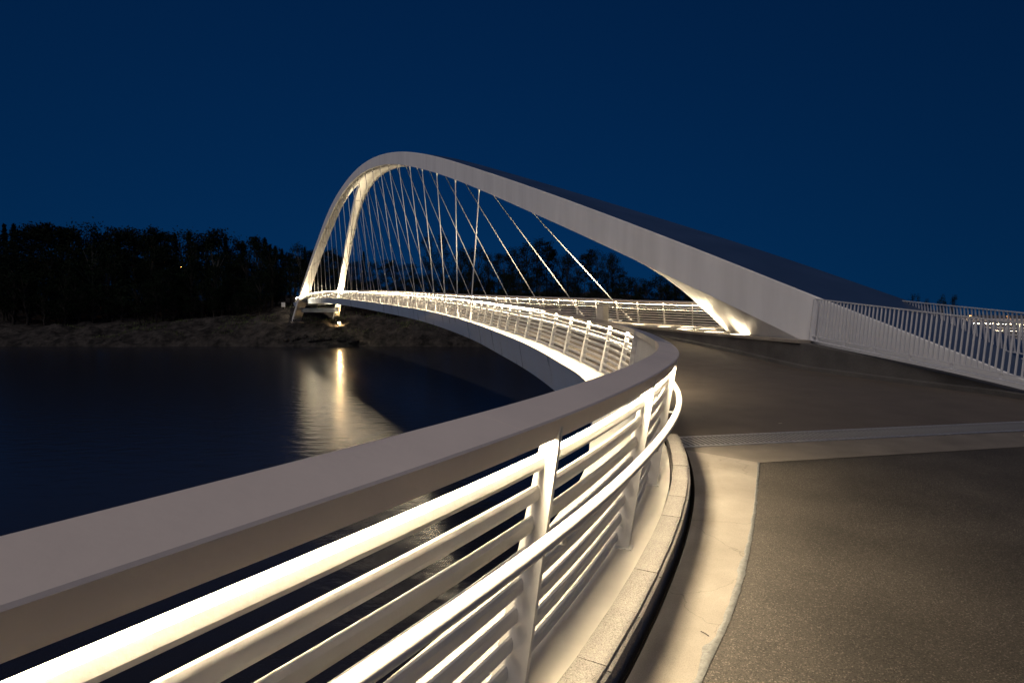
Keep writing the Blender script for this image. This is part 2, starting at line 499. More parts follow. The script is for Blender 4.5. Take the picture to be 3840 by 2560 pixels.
# kerb of granite stones
kerb = structure(sweep("kerb", LEFT, 0, LEFT.at_y(6.95), 0.15, [(-0.05, -0.5), (0.115, -0.5), (0.115, -0.02), (-0.05, -0.02)], M_kerb))
bm = bmesh.new(); bmesh.ops.create_cube(bm, size=1.0)
for v in bm.verts:
    v.co = Vector((v.co.x * 0.165, v.co.y * 0.4965, (v.co.z + 0.5) * 0.13))
bmesh.ops.bevel(bm, geom=[e for e in bm.edges if all(v.co.z > 0.1 and v.co.x > 0 for v in e.verts)], offset=0.022, segments=4, affect='EDGES')
kme = bpy.data.meshes.new("kerb_stone"); bm.to_mesh(kme); bm.free(); kme.materials.append(M_kerb)
d = LEFT.at_y(6.69) + 0.25
while d > 1.2:
    p = LEFT.off(d, 0.0375); t = LEFT.tan(d)
    share("kerb_stone", kme, kerb, (p[0], p[1], -0.02 + random.uniform(-0.002, 0.002)), math.atan2(t[1], t[0]) - math.pi / 2)
    d -= 0.5

# ------------------------------------------------------------------ expansion joint grate
ga = np.array((2.02, 6.87)); gdir = np.array((0.9826, 0.1857)); gn = np.array((-0.1857, 0.9826)); GL_ = 7.75
grate = empty("expansion_joint", (ga[0], ga[1], 0), "ribbed steel expansion joint crossing the dark path beyond the concrete strip", "joint", rz=math.atan2(gdir[1], gdir[0]))
b = MB(); b.box(-0.02, GL_, 0.0, 0.05, -0.03, 0.012); b.build("edge_plate", M_galv, grate)
b = MB(); b.box(-0.02, GL_, 0.50, 0.54, -0.03, 0.012); b.build("edge_plate", M_galv, grate)
b = MB(); b.box(-0.02, GL_, 0.05, 0.50, -0.03, 0.0052); b.build("base_plate", M_dark, grate)
sb = MB(); sb.box(-0.021, 0.021, 0.052, 0.498, 0.0, 0.0125); sme = sb.mesh("slat", M_grate)
for i in range(int(GL_ / 0.068)):
    share("slat", sme, grate, (0.02 + i * 0.068, 0, 0))

# ------------------------------------------------------------------ bridge: deck, beams
bridge = empty("arch_bridge", (8.6, 17.0, 0.0), "long white arch footbridge sweeping over the dark water to the wooded shore", "bridge")
bridge.location = (0, 0, 0)
sl0, sl1 = LEFT.at_y(7.35), LEFT.L
# deck: first part up to the end of the low wall, then between the railings
lm = LEFT.at_y(33.0); wm = WALL.L
pave("deck", LEFT, -0.06, WALL, 0.0, (sl0, lm), (WALL.at_y(8.75), wm), M_deck, 0.004, cols=10, n=90, parent=bridge, zfr=zr)
rm = float(RIGHT.s[np.argmin(np.hypot(RIGHT.q[:, 0] - 4.2, RIGHT.q[:, 1] - 36.5))])
pave("deck", LEFT, -0.06, RIGHT, -0.06, (lm - 0.01, LEFT.L), (rm, RIGHT.L), M_deck, 0.004, cols=8, n=160, parent=bridge)
def u_out(y):
    return float(np.interp(y, [1, 3, 5, 7, 14, 30, 60], [-0.75, -0.78, -0.90, -1.0, -0.95, -0.72, -0.68]))
def uf_l(p, prof):
    k = u_out(p[1])
    return [(u if u > -0.3 else u - (-0.75) + k, z) for (u, z) in prof]
# top flange (light, walked past), vertical web tinted sky blue below it
sweep("edge_flange", LEFT, 0, LEFT.L, 0.35, [(-0.07, 0.03), (-0.07, 0.0), (-0.745, 0.0), (-0.75, 0.006), (-0.75, 0.03)], M_flange, bridge, uf=uf_l)
sweep("edge_beam", LEFT, 0, LEFT.L, 0.35, [(-0.735, -0.001), (-0.60, -0.98), (0.6, -1.05), (0.6, -0.45), (-0.20, -0.40), (-0.30, -0.001)], M_beam, bridge,
      uf=lambda p, prof: [(u if u > -0.5 else u - (-0.75) + u_out(p[1]), z) for (u, z) in prof])
sweep("edge_flange", RIGHT, rm - 3.0, RIGHT.L, 0.7, [(-0.07, 0.03), (-0.07, 0.0), (-0.68, 0.0), (-0.68, 0.03)], M_flange, bridge)
sweep("edge_beam", RIGHT, rm - 3.0, RIGHT.L, 0.7, [(-0.67, -0.001), (-0.55, -0.98), (0.6, -1.05), (0.6, -0.05), (-0.30, -0.001)], M_beam, bridge)
vs = []; fs = []
n = 120
for i in range(n):
    f = i / (n - 1)
    a = LEFT.off(sl0 + (LEFT.L - sl0) * f, 0.5); 
    j = np.argmin(np.hypot(RIGHT.q[:, 0] - a[0], RIGHT.q[:, 1] - a[1])); q = RIGHT.q[j] if a[1] > 30 else np.array((9.0, a[1]))
    vs += [(a[0], a[1], zg(a[1]) - 1.05), (q[0], q[1], zg(a[1]) - 1.05)]
for i in range(n - 1):
    fs.append((2 * i, 2 * i + 1, 2 * i + 3, 2 * i + 2))
mobj("deck_soffit", vs, fs, M_beam, bridge)

# ------------------------------------------------------------------ arch
A = np.array((8.6, 17.0)); Bp = np.array((-55.0, 142.0))
CD = (Bp - A) / np.linalg.norm(Bp - A); TD = np.array((CD[1], -CD[0]))
zLL = spline([-9, -4, 0, 3.9, 10.74, 17.4, 24.3, 32.8, 40.1, 46, 55.1, 63.4, 72.7, 80.9, 89.8, 101, 112.2, 125, 138, 141],
             [-2.75, -0.85, 0.80, 2.30, 4.88, 7.31, 9.78, 12.61, 14.73, 16.18, 17.63, 18.12, 17.62, 16.3, 14.2, 11.1, 7.6, 3.4, -1.35, -2.45])
zLU = spline([-9, -4.9, -2.7, -0.5, 2.29, 9, 16.75, 24.05, 31.3, 42, 53, 58.6, 64.3, 70.7, 77.3, 85, 93, 103, 113, 126, 138, 141],
             [-1.25, 0.35, 1.2, 2.03, 3.1, 5.62, 8.42, 10.96, 13.39, 16.41, 18.41, 18.92, 19.05, 18.78, 18.1, 16.65, 14.5, 11.55, 8.35, 4.1, -0.25, -1.35])
wR_f = spline([-9, 0, 4, 10, 16.75, 24, 30, 40, 51.7, 57.6, 63, 70, 76, 85.7, 96, 106, 118, 124, 138, 141],
              [4.1, 4.15, 4.0, 3.35, 2.7, 2.25, 2.0, 1.85, 2.06, 2.34, 2.66, 3.22, 3.78, 4.85, 6.04, 7.2, 8.65, 9.35, 11.0, 11.35])
gL_f = spline([66.5, 72, 86.5, 100, 118, 141], [1.10, 1.06, 1.28, 1.44, 1.74, 1.95])
gR_f = spline([66.5, 72.9, 80, 87.3, 94.7, 103.9, 112, 123, 141], [1.38, 2.2, 3.14, 4.0, 4.82, 5.86, 6.75, 8.05, 10.0])
def keel(s):
    return 2.7 * max(0.0, (10.6 - s) / 5.0) ** 1.3 if s < 10.6 else 0.0
def AP(s, w, z):
    p = A + CD * s + TD * w
    return (p[0], p[1], z)
def box_run(name, ss, wl, wr, parent, seam=True, keelon=False):
    vs = []; fs = []; fm = []
    for s in ss:
        zl, zu = float(zLL(s)), float(zLU(s)); a, b_ = float(wl(s)), float(wr(s)); kd = keel(s) if keelon else 0
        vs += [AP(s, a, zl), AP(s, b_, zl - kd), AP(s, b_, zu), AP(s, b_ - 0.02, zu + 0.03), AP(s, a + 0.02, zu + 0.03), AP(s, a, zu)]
    k = 6
    for i in range(len(ss) - 1):
        for j in range(k):
            p = i * k + j; q = i * k + (j + 1) % k
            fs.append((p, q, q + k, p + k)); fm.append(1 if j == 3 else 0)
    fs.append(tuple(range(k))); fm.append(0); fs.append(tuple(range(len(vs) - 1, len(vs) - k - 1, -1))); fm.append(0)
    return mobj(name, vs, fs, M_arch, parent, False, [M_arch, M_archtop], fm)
ssm = list(np.r_[np.linspace(-9, 12, 40), np.linspace(12.6, 66.5, 90)])
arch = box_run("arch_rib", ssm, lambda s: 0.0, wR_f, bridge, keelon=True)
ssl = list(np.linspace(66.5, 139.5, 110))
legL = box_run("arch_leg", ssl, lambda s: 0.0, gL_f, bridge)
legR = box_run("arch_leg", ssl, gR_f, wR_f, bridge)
# plate seams across the soffit and side of the rib (thin welded bands)
for s in list(np.arange(47, 66, 6.0)):
    b = MB(); z = float(zLL(s)); w = float(wR_f(s))
    b.add([AP(s - 0.03, 0.02, z - 0.006), AP(s - 0.03, w - 0.02, z - 0.006), AP(s + 0.03, w - 0.02, float(zLL(s + .03)) - 0.02), AP(s + 0.03, 0.02, float(zLL(s + .03)) - 0.02)], [(0, 1, 2, 3)])
for leg, wl, wr in ((legL, lambda s: 0.0, gL_f), (legR, gR_f, wR_f)):
    for s in np.arange(74, 128, 6.5):
        vs = []
        for ds in (-0.035, 0.035):
            z = float(zLL(s + ds)); a, b_ = float(wl(s + ds)), float(wr(s + ds))
            vs += [AP(s + ds, a - 0.012, z - 0.022), AP(s + ds, b_ + 0.012, z - 0.022), AP(s + ds, b_ + 0.012, z + 0.12), AP(s + ds, a - 0.012, z + 0.12)]
        mobj("seam_band", vs, [(0, 1, 5, 4), (1, 2, 6, 5), (3, 0, 4, 7), (0, 3, 2, 1), (4, 5, 6, 7)], M_arch, leg)
# cross beam between the legs below the deck, and the flared deck seat
s0 = 130.0
vs = []
for s in (s0 - 0.45, s0 + 0.45):
    for w in (1.2, 9.6):
        p = A + CD * s + TD * w
        vs += [(p[0], p[1], 0.9), (p[0], p[1], 1.9)]
mobj("cross_beam", vs, [(0, 2, 3, 1), (4, 5, 7, 6), (0, 1, 5, 4), (2, 6, 7, 3), (1, 3, 7, 5), (0, 4, 6, 2)], M_arch, bridge)

# ------------------------------------------------------------------ hangers
rod_cache = {}
def hanger(p, q):
    p = Vector(p); q = Vector(q); d = (q - p).normalized(); L = (q - p).length
    b = MB(); b.tube(p + d * 0.5, q - d * 0.35, 0.036, n=6)
    h = b.build("hanger", M_rod, bridge, smooth=True)
    b = MB(); b.tube(p + d * 0.02, p + d * 0.62, 0.075, 0.040, 8); b.tube(p - Vector((0, 0, 0.02)), p + Vector((0, 0, 0.03)), 0.16, 0.13, 8)
    b.build("fork_end", M_rod, h, smooth=False)
    b = MB(); b.tube(q - d * 0.42, q, 0.038, 0.075, 8); b.build("fork_end", M_rod, h)
    b = MB(); c = p + d * min(L * 0.42, 8.0); b.tube(c - d * 0.14, c + d * 0.14, 0.045, n=8); b.build("coupler", M_rod, h)
    return h
def edge_at_s(cv, s_target, u):
    # point of an offset curve whose chord coordinate equals s_target
    rel = (cv.q - A) @ CD
    i = int(np.argmin(np.abs(rel - s_target)))
    p = cv.off(cv.s[i], u)
    return (p[0], p[1], zg(p[1]) + 0.03)
NL = 24
for i in range(NL):
    st = 24.3 + float(np.interp(i, [0, 1, 2, 3, 4, 24], [0, 4.4, 8.5, 12.2, 15.8, 87.8]))
    sb_ = 19.2 + 3.55 * i + 0.042 * i * i
    w = 0.25
    hanger(edge_at_s(LEFT, sb_, -0.55), AP(st, w, float(zLL(st)) + 0.02))
for i in range(25):
    st = 22.3 + float(np.interp(i, [0, 1, 2, 3, 4, 25], [0, 4.6, 8.9, 12.8, 16.5, 92.5]))
    sb_ = 15.4 + 3.75 * i + 0.038 * i * i
    if st < 66.5: w = float(wR_f(st)) - 0.25
    else: w = float(wR_f(st)) - 0.2
    hanger(edge_at_s(RIGHT, sb_, -0.45), AP(st, w, float(zLL(st)) + 0.02))

# ------------------------------------------------------------------ lit railings
RAIL = [(0.0, 1.262), (-0.006, 1.270), (-0.198, 1.312), (-0.205, 1.306), (-0.202, 1.205), (-0.190, 1.200), (-0.180, 1.195), (-0.066, 1.187), (-0.043, 1.185), (-0.041, 1.170), (-0.034, 1.170)]
BARS = [1.073 - 0.139 * i for i in range(8)]
def post_c(z):            # centre line of the inclined posts
    return -0.27 + (z - 0.03) / 1.14 * 0.21
def post_half(z):
    return 0.085 - (z - 0.03) / 1.14 * 0.045
def post_mesh():
    b = MB(); zs = [0.028, 0.3, 0.75, 1.0, 1.222]; t = 0.013
    vs = []
    for z in zs:
        c, h = post_c(z), post_half(z)
        vs += [(c - h, -t, z), (c + h, -t, z), (c + h, t, z), (c - h, t, z)]
    fs = [(0, 1, 2, 3)]
    for i in range(len(zs) - 1):
        for j in range(4):
            a = i * 4 + j; e = i * 4 + (j + 1) % 4
            fs.append((a, e, e + 4, a + 4))
    b.add(vs, fs)
    # base foot
    b.box(-0.375, -0.16, -0.045, 0.045, 0.028, 0.036)
    return b.mesh("post", M_white)
PM = post_mesh()
GZ, GU = 0.80, 0.006
def bracket_mesh():
    b = MB()
    b.tube((post_c(0.72) + post_half(0.72) - 0.01, 0, 0.735), (GU - 0.005, 0, 0.735), 0.009, n=6)
    b.tube((GU - 0.005, 0, 0.732), (GU, 0, GZ - 0.02), 0.010, n=6)
    return b.mesh("bracket", M_white, True)
BMESH = bracket_mesh()
def flat_bar(z, hh=0.034, hw=0.0145):
    u = post_c(z) - 0.020; c = 0.5
    return [(u - hw, z - hh * c), (u - hw * c, z - hh), (u + hw * c, z - hh), (u + hw, z - hh * c), (u + hw, z + hh * c), (u + hw * c, z + hh), (u - hw * c, z + hh), (u - hw, z + hh * c)]
def railing(root, cv, d0, d1, step, posts, sides=8, cap=M_rail, zf=lambda p: zg(p[1]), joints=()):
    cuts = [d0] + list(joints) + [d1]
    for a, e in zip(cuts[:-1], cuts[1:]):
        sweep("handrail", cv, a + (0.0012 if a > d0 else 0), e - (0.0012 if e < d1 else 0), step, RAIL, cap, root, zf=zf)
    # diffuser strips in the channel under the handrail, one per bay
    ends = [d0 + 0.03] + [p for p in posts] + [d1 - 0.03]
    for a, e in zip(ends[:-1], ends[1:]):
        if e - a > 0.15:
            sweep("light_strip", cv, a + 0.016, e - 0.016, max(step * 1.5, 0.3), [(-0.064, 1.1795), (-0.116, 1.1835)], M_led, root, zf=zf, closed=False)
    for z in BARS:
        sweep("bar", cv, d0 + 0.02, d1 - 0.02, step, flat_bar(z), M_white, root, zf=zf, smooth=False)
    sweep("grab_rail", cv, d0 + 0.05, d1 - 0.05, step, circ(GU, GZ, 0.029, sides), M_white, root, zf=zf, smooth=True)
    for d in posts:
        p = cv.at(d); nr = cv.nrm(d)
        o = share("post", PM, root, (p[0], p[1], zf(p)), math.atan2(nr[1], nr[0]))
        share("bracket", BMESH, o)

dA1 = LEFT.at_y(6.95)
appr = empty("approach_railing", (0, 0, 0), "wide white lit railing in the foreground curving along the granite kerb", "railing")
railing(appr, LEFT, 0.0, dA1, 0.12, [LEFT.at_y(y) for y in (-2.6, -1.2, 0.15, 2.31, 3.80, 5.28, 6.78)], 14, joints=[LEFT.at_y(2.02), LEFT.at_y(5.15)])
# short panelled length with a galvanised cap between the two railings
dB0, dB1 = dA1 + 0.01, LEFT.at_y(10.6)
panel = empty("railing_panel", (0, 0, 0), "solid white panel under a bare galvanised cap where the railing bends", "panel")
sweep("cap", LEFT, dB0, dB1, 0.12, [(0.002, 1.20), (0.002, 1.268), (-0.006, 1.275), (-0.196, 1.303), (-0.203, 1.297), (-0.203, 1.21)], M_galv, panel)
dm = (dB0 + dB1) / 2 - 0.4
for a, b_ in ((dB0 + 0.05, dm - 0.006), (dm + 0.006, dB1 - 0.12)):
    sweep("plate", LEFT, a, b_, 0.2, [(-0.10, 1.20), (-0.10, 0.03), (-0.30, 0.03), (-0.16, 1.20)], M_white, panel)
sweep("end_plate", LEFT, dB1 - 0.11, dB1, 0.05, [(-0.02, 1.275), (-0.15, 0.02), (-0.40, 0.02), (-0.215, 1.305)], M_galv, panel)

dC0 = dB1 + 0.04
lrail = empty("bridge_railing", (0, 0, 0), "brightly lit left railing of the bridge deck, nearer the water", "railing")
railing(lrail, LEFT, dC0, LEFT.L, 0.45, list(np.arange(dC0 + 0.15, LEFT.L, 1.70)), 6, M_galv)
rrail = empty("bridge_railing", (0, 0, 0), "brightly lit far railing from behind the arch foot along the deck's right side", "railing")
railing(rrail, RIGHT, 0.0, RIGHT.L, 0.5, list(np.arange(0.3, RIGHT.L, 1.68)), 6, M_rail, zR)

# ------------------------------------------------------------------ ledge, low wall, uplights, fences
LZ = 0.80
def wz(y):   # top of the low wall / ledge front
    if y > 33: return zg(y) + 0.02
    return float(np.interp(y, [2, 8, 10.85, 16.3, 22, 28, 33], [-0.03 + 0.05, 0.08, 0.20, LZ, LZ, 0.86, 0.97]))
swl = lambda y: WALL.at_y(y)
wall = empty("retaining_wall", (0, 0, 0), "low dark concrete wall along the right side of the path", "wall")
vs = []; fs = []
n = 70
for i in range(n):
    d = WALL.L * i / (n - 1); p = WALL.at(d); nr = WALL.nrm(d)   # nr points to the path
    zt = wz(p[1]) - 0.075; zb = zr(p) - 0.3
    for u, z in ((0.0, zb), (0.0, max(zt, zb + .02)), (-0.30, max(zt, zb + .02)), (-0.30, zb - 1.5)):
        vs.append((p[0] + nr[0] * u, p[1] + nr[1] * u, z))
for i in range(n - 1):
    for j in range(3):
        k = i * 4 + j
        fs.append((k, k + 4, k + 5, k + 1))
mobj("wall_face", vs, fs, M_wall, wall)
sweep("kerb_foot", WALL, 0, WALL.at_y(30), 0.4, [(0.0, 0.0), (0.14, 0.0), (0.14, 0.10), (0.12, 0.115), (0.0, 0.115)], M_wall, wall, zf=zr)
cdir = 16.2
d = WALL.at_y(16.3); k = 0
while d < WALL.L - 0.5:
    e = min(d + 2.4, WALL.L)
    vs = []; fs = []; m_ = 8
    for i in range(m_):
        q = d + (e - 0.008 - d) * i / (m_ - 1); p = WALL.at(q); nr = WALL.nrm(q); z = wz(p[1])
        for u, zz in ((0.06, z - 0.085), (0.06, z - 0.006), (0.054, z), (-0.33, z), (-0.33, z - 0.085)):
            vs.append((p[0] + nr[0] * u, p[1] + nr[1] * u, zz))
    for i in range(m_ - 1):
        for j in range(5):
            a = i * 5 + j; b_ = i * 5 + (j + 1) % 5
            fs.append((a, a + 5, b_ + 5, b_))
    fs += [(0, 1, 2, 3, 4), tuple(range(m_ * 5 - 1, m_ * 5 - 6, -1))]
    mobj("coping_stone", vs, fs, M_cope, wall)
    d = e; k += 1
# ledge behind the coping
vs = []; fs = []
n = 40
d0w, d1w = WALL.at_y(16.3), WALL.L
ri1 = rm; ri0 = float(RIGHT.s[np.argmin(np.hypot(RIGHT.q[:, 0] - 17.0, RIGHT.q[:, 1] - 26.6))])
for i in range(n):
    f = i / (n - 1)
    a = WALL.off(d0w + (d1w - d0w) * f, -0.331); b_ = RIGHT.off(ri0 + (ri1 - ri0) * f, -0.55)
    za = wz(a[1]) - 0.004
    zb = zR(b_) + 0.02
    for j in range(9):
        t = j / 8; p = a * (1 - t) + b_ * t
        vs.append((p[0], p[1], za * (1 - t) + zb * t))
for i in range(n - 1):
    for j in range(8):
        q = i * 9 + j
        fs.append((q, q + 1, q + 10, q + 9))
structure(mobj("ledge", vs, fs, M_cope))
structure(mobj("pit_floor", [(8.4, -5, -2.2), (40, -5, -2.2), (40, 40, -2.2), (8.4, 40, -2.2)], [(0, 1, 2, 3)], M_wall))

def ledge_z(x, y):
    best = 1e9; z = LZ
    for v in vs:
        q = (v[0] - x) ** 2 + (v[1] - y) ** 2
        if q < best: best = q; z = v[2]
    return z
ul_pts = [(6.55, 29.6), (7.35, 27.4), (8.7, 28.2), (7.60, 25.0), (9.0, 26.2), (7.78, 21.9), (8.02, 19.9)]
lens_b = MB()
lens_b.tube((0, 0, 0.0), (0, 0, 0.022), 0.38, 0.38, 24); lme = lens_b.mesh("lens", M_upl)
rb = MB()
for i in range(24):
    a0, a1 = 2 * math.pi * i / 24, 2 * math.pi * (i + 1) / 24
    P = lambda r, a, z: (r * math.cos(a), r * math.sin(a), z)
    rb.add([P(0.38, a0, 0.03), P(0.44, a0, 0.03), P(0.45, a0, 0), P(0.38, a1, 0.03), P(0.44, a1, 0.03), P(0.45, a1, 0)], [(0, 1, 4, 3), (1, 2, 5, 4)])
rme = rb.mesh("rim", M_galv)
ul_lab = ["leftmost round light set in the pale ledge", "second round ledge light from the left, nearer the coping",
          "round ledge light farther back by the railing, left of the arch", "round ledge light in the middle of the coping edge",
          "round ledge light by the railing just left of the arch foot", "round ledge light nearest the coping in front of the arch foot",
          "round ledge light tucked at the corner of the arch foot"]
ul_aim = [(15000, AP(36, 1.0, 15.0)), (15000, AP(26, 1.2, 11.0)), (10000, AP(30, 2.2, 13.0)), (650, AP(6.3, 1.7, 2.3)), (520, AP(8.0, 2.2, 2.2)), (230, AP(4.6, 1.3, 2.0)), (70, AP(3.0, 0.8, 1.7))]
for ((x, y), lab), (en, tg) in zip(zip(ul_pts, ul_lab), ul_aim):
    z = ledge_z(x, y)
    u = empty("ground_light", (x, y, z - 0.004), lab, "light", "lights set in the ledge")
    share("lens", lme, u); share("rim", rme, u)
    sp = bpy.data.lights.new("uplight", 'SPOT'); sp.energy = en; sp.color = (1, 0.80, 0.50); sp.spot_size = R(46 if en > 2000 else 110); sp.spot_blend = 0.6; sp.shadow_soft_size = 0.08
    so = bpy.data.objects.new("uplight", sp); link(so, u); so.location = (0, 0, 0.06)
    tgt = Vector(tg) - Vector((x, y, z))
    so.rotation_euler = tgt.to_track_quat('-Z', 'Y').to_euler()

def picket_fence(root, p0, p1, zt0, zt1, h0, h1, lean, pitch, stubs=True, n_ext=0, tip=None):
    p0 = np.array(p0, float); p1 = np.array(p1, float); L = np.hypot(*(p1 - p0)); t = (p1 - p0) / L
    nrm = np.array((t[1], -t[0]))
    yaw = math.atan2(t[1], t[0])
    def bar(name, za, zb, w, hh, off=0.0):
        vs = []
        for p, z in ((p0, za), (p1, zb)):
            for u, dz in ((-w, -hh), (w, -hh), (w, hh), (-w, hh)):
                q = p + nrm * (u + off); vs.append((q[0], q[1], z + dz))
        return mobj(name, vs, [(0, 1, 5, 4), (1, 2, 6, 5), (2, 3, 7, 6), (3, 0, 4, 7), (3, 2, 1, 0), (4, 5, 6, 7)], M_fence, root)
    bar("top_rail", zt0, zt1, 0.025, 0.014, lean)
    bar("bottom_rail", zt0 - h0 + 0.13, zt1 - h1 + 0.13, 0.022, 0.012, lean * 0.1)
    bar("base_plate", zt0 - h0 + 0.008, zt1 - h1 + 0.008, 0.07, 0.012)
    b = MB()
    w = 0.011; hh = 1.0
    b.add([(-w, -0.016, 0), (w, -0.016, 0), (w, 0.016, 0), (-w, 0.016, 0), (-w, -0.016, 1), (w, -0.016, 1), (w, 0.016, 1), (-w, 0.016, 1)],
          [(3, 2, 1, 0), (4, 5, 6, 7), (0, 1, 5, 4), (1, 2, 6, 5), (2, 3, 7, 6), (3, 0, 4, 7)])
    me = b.mesh("picket", M_fence)
    n = int(L / pitch)
    for i in range(n + 1):
        f = i * pitch / L
        p = p0 + t * (i * pitch); zt = zt0 + (zt1 - zt0) * f; h = h0 + (h1 - h0) * f
        zb = zt - h + 0.14
        o = share("picket", me, root, (p[0] + nrm[0] * lean * 0.1, p[1] + nrm[1] * lean * 0.1, zb))
        dirv = Vector((nrm[0] * lean * 0.9, nrm[1] * lean * 0.9, zt - 0.013 - zb))
        o.matrix_world = Matrix.Translation(o.location) @ dirv.to_track_quat('Z', 'X').to_matrix().to_4x4() @ Matrix.Rotation(yaw + math.pi / 2, 4, 'Z') @ Matrix.Diagonal((1, 1, dirv.length, 1))
    if stubs:
        sm = MB(); sm.box(-0.03, 0.03, -0.012, 0.012, 0, 0.135); sme_ = sm.mesh("foot", M_fence)
        i = 0.25
        while i < L:
            p = p0 + t * i; f = i / L
            zb = zt0 - h0 + (zt1 - h1 - zt0 + h0) * f
            share("foot", sme_, root, (p[0], p[1], zb + 0.004), yaw)
            i += 1.05
fence1 = empty("picket_fence", (0, 0, 0), "white picket fence on the low wall in front of the arch foot", "fence")
picket_fence(fence1, (8.66, 16.45), (10.05, 7.6), 1.985, 1.12, 1.19, 1.10, -0.10, 0.128)
b = MB(); b.add([(8.60, 16.42, 0.80), (8.72, 16.40, 0.80), (8.72, 16.46, 0.80), (8.60, 16.48, 0.80), (8.70, 16.42, 1.98), (8.80, 16.40, 1.98), (8.80, 16.46, 1.98), (8.70, 16.48, 1.98)],
      [(3, 2, 1, 0), (4, 5, 6, 7), (0, 1, 5, 4), (1, 2, 6, 5), (2, 3, 7, 6), (3, 0, 4, 7)]); b.build("end_post", M_fence, fence1)
fence2 = empty("picket_fence", (0, 0, 0), "white picket fence behind the arch foot, rising out of its top edge", "fence")
picket_fence(fence2, (12.50, 18.60), (12.30, 8.0), 1.995, 1.15, 1.15, 1.10, 0.12, 0.128, stubs=False)

# ------------------------------------------------------------------ utility cabinet by the deck
cab = empty("utility_cabinet", (4.62, 29.0, zg(29.0)), "pale metal utility cabinet on the deck below the far railing", "cabinet", rz=R(40))
share("body", bevel_box("body", 0.42, 0.42, 1.05, M_cab, 0.008), cab)
share("roof", bevel_box("roof", 0.46, 0.46, 0.025, M_cab, 0.006), cab, (0, 0, 1.052))
b = MB(); b.box(-0.17, 0.17, -0.222, -0.2105, 0.50, 1.00); b.build("door", M_cab, cab)
b = MB(); b.box(-0.17, 0.17, -0.222, -0.2105, 0.08, 0.48); b.build("door", M_cab, cab)
vb = MB(); vb.box(0, 0.012, -0.008, 0.008, 0, 0.42); vme = vb.mesh("vent_slat", M_cab)
for i in range(10):
    share("vent_slat", vme, cab, (0.2105, -0.15 + i * 0.033, 0.45))
    
# ------------------------------------------------------------------ far shore
def fbm(x, y, sc, o=4):
    return noise.fractal(Vector((x * sc, y * sc, 0.37)), 1.0, 2.0, o)
def shore_y(x):
    return 131.0 + 2.0 * noise.noise(Vector((x * 0.05, 3.1, 0)))
def terr(x, y):
    t = y - shore_y(x)
    H = float(np.interp(x, [-170, -118, -95, -75, -58, -45, -20, 10, 60], [4.0, 4.0, 4.8, 6.2, 8.2, 7.2, 7.6, 7.5, 7.0])) * float(np.interp(x, [48, 72], [1, 0]))
    if t < 0:
        return ZW - 0.25 + t * 0.35
    z = ZW - 0.25 + H * (1 - math.exp(-t / 9.0)) + (0.9 + 0.8 * noise.noise(Vector((x * 0.21, 1.3, 0)))) * (1 - math.exp(-t / 0.5)) * float(np.interp(x, [62, 72], [1, 0]))
    z += (max(0, t - 16) * 0.11 if t < 80 else 64 * 0.11) * float(np.interp(x, [40, 66], [1, 0])) - float(np.interp(x, [62, 76], [0, 3]))
    rg = 1 - abs(noise.noise(Vector((x * 0.13, y * 0.22, 5.5)))) * 2
    z += (fbm(x, y, 0.09, 5) * 1.0 + 0.55 * fbm(x + 40, y, 0.30, 4) + 0.7 * rg * rg - 0.4) * min(1, t / 2.0)
    return z
vs = []; fs = []
xs = list(np.r_[np.arange(-260, -120, 3.0), np.arange(-120, 20, 0.9), np.arange(20, 110, 3.0)]); ys = list(np.r_[np.arange(126, 160, 0.6), np.arange(160, 166, 1.5), np.arange(166, 260, 6)])
for y in ys:
    for x in xs:
        vs.append((x, y, terr(x, y)))
W_ = len(xs)
for j in range(len(ys) - 1):
    for i in range(W_ - 1):
        k = j * W_ + i
        fs.append((k, k + 1, k + W_ + 1, k + W_))
structure(mobj("rocky_shore", vs, fs, M_rock, smooth=False))
# grass on the bank
g = MB()
gr = random.Random(5)
for i in range(9000):
    x = gr.uniform(-115, 40); y = shore_y(x) + gr.uniform(4, 26)
    if noise.noise(Vector((x * 0.11, y * 0.16, 8.8))) < 0.12: continue
    z = terr(x, y) - 0.05; h = gr.uniform(0.25, 0.7); a = gr.uniform(0, 6.28); w = gr.uniform(0.06, 0.14)
    dx, dy = math.cos(a) * w, math.sin(a) * w; lx, ly = gr.uniform(-.2, .2), gr.uniform(-.2, .2)
    g.add([(x - dx, y - dy, z), (x + dx, y + dy, z), (x + lx, y + ly, z + h)], [(0, 1, 2)])
go = g.build("shore_grass", M_grass); go["kind"] = "stuff"; go["label"] = "short grass growing on the rocky shore"

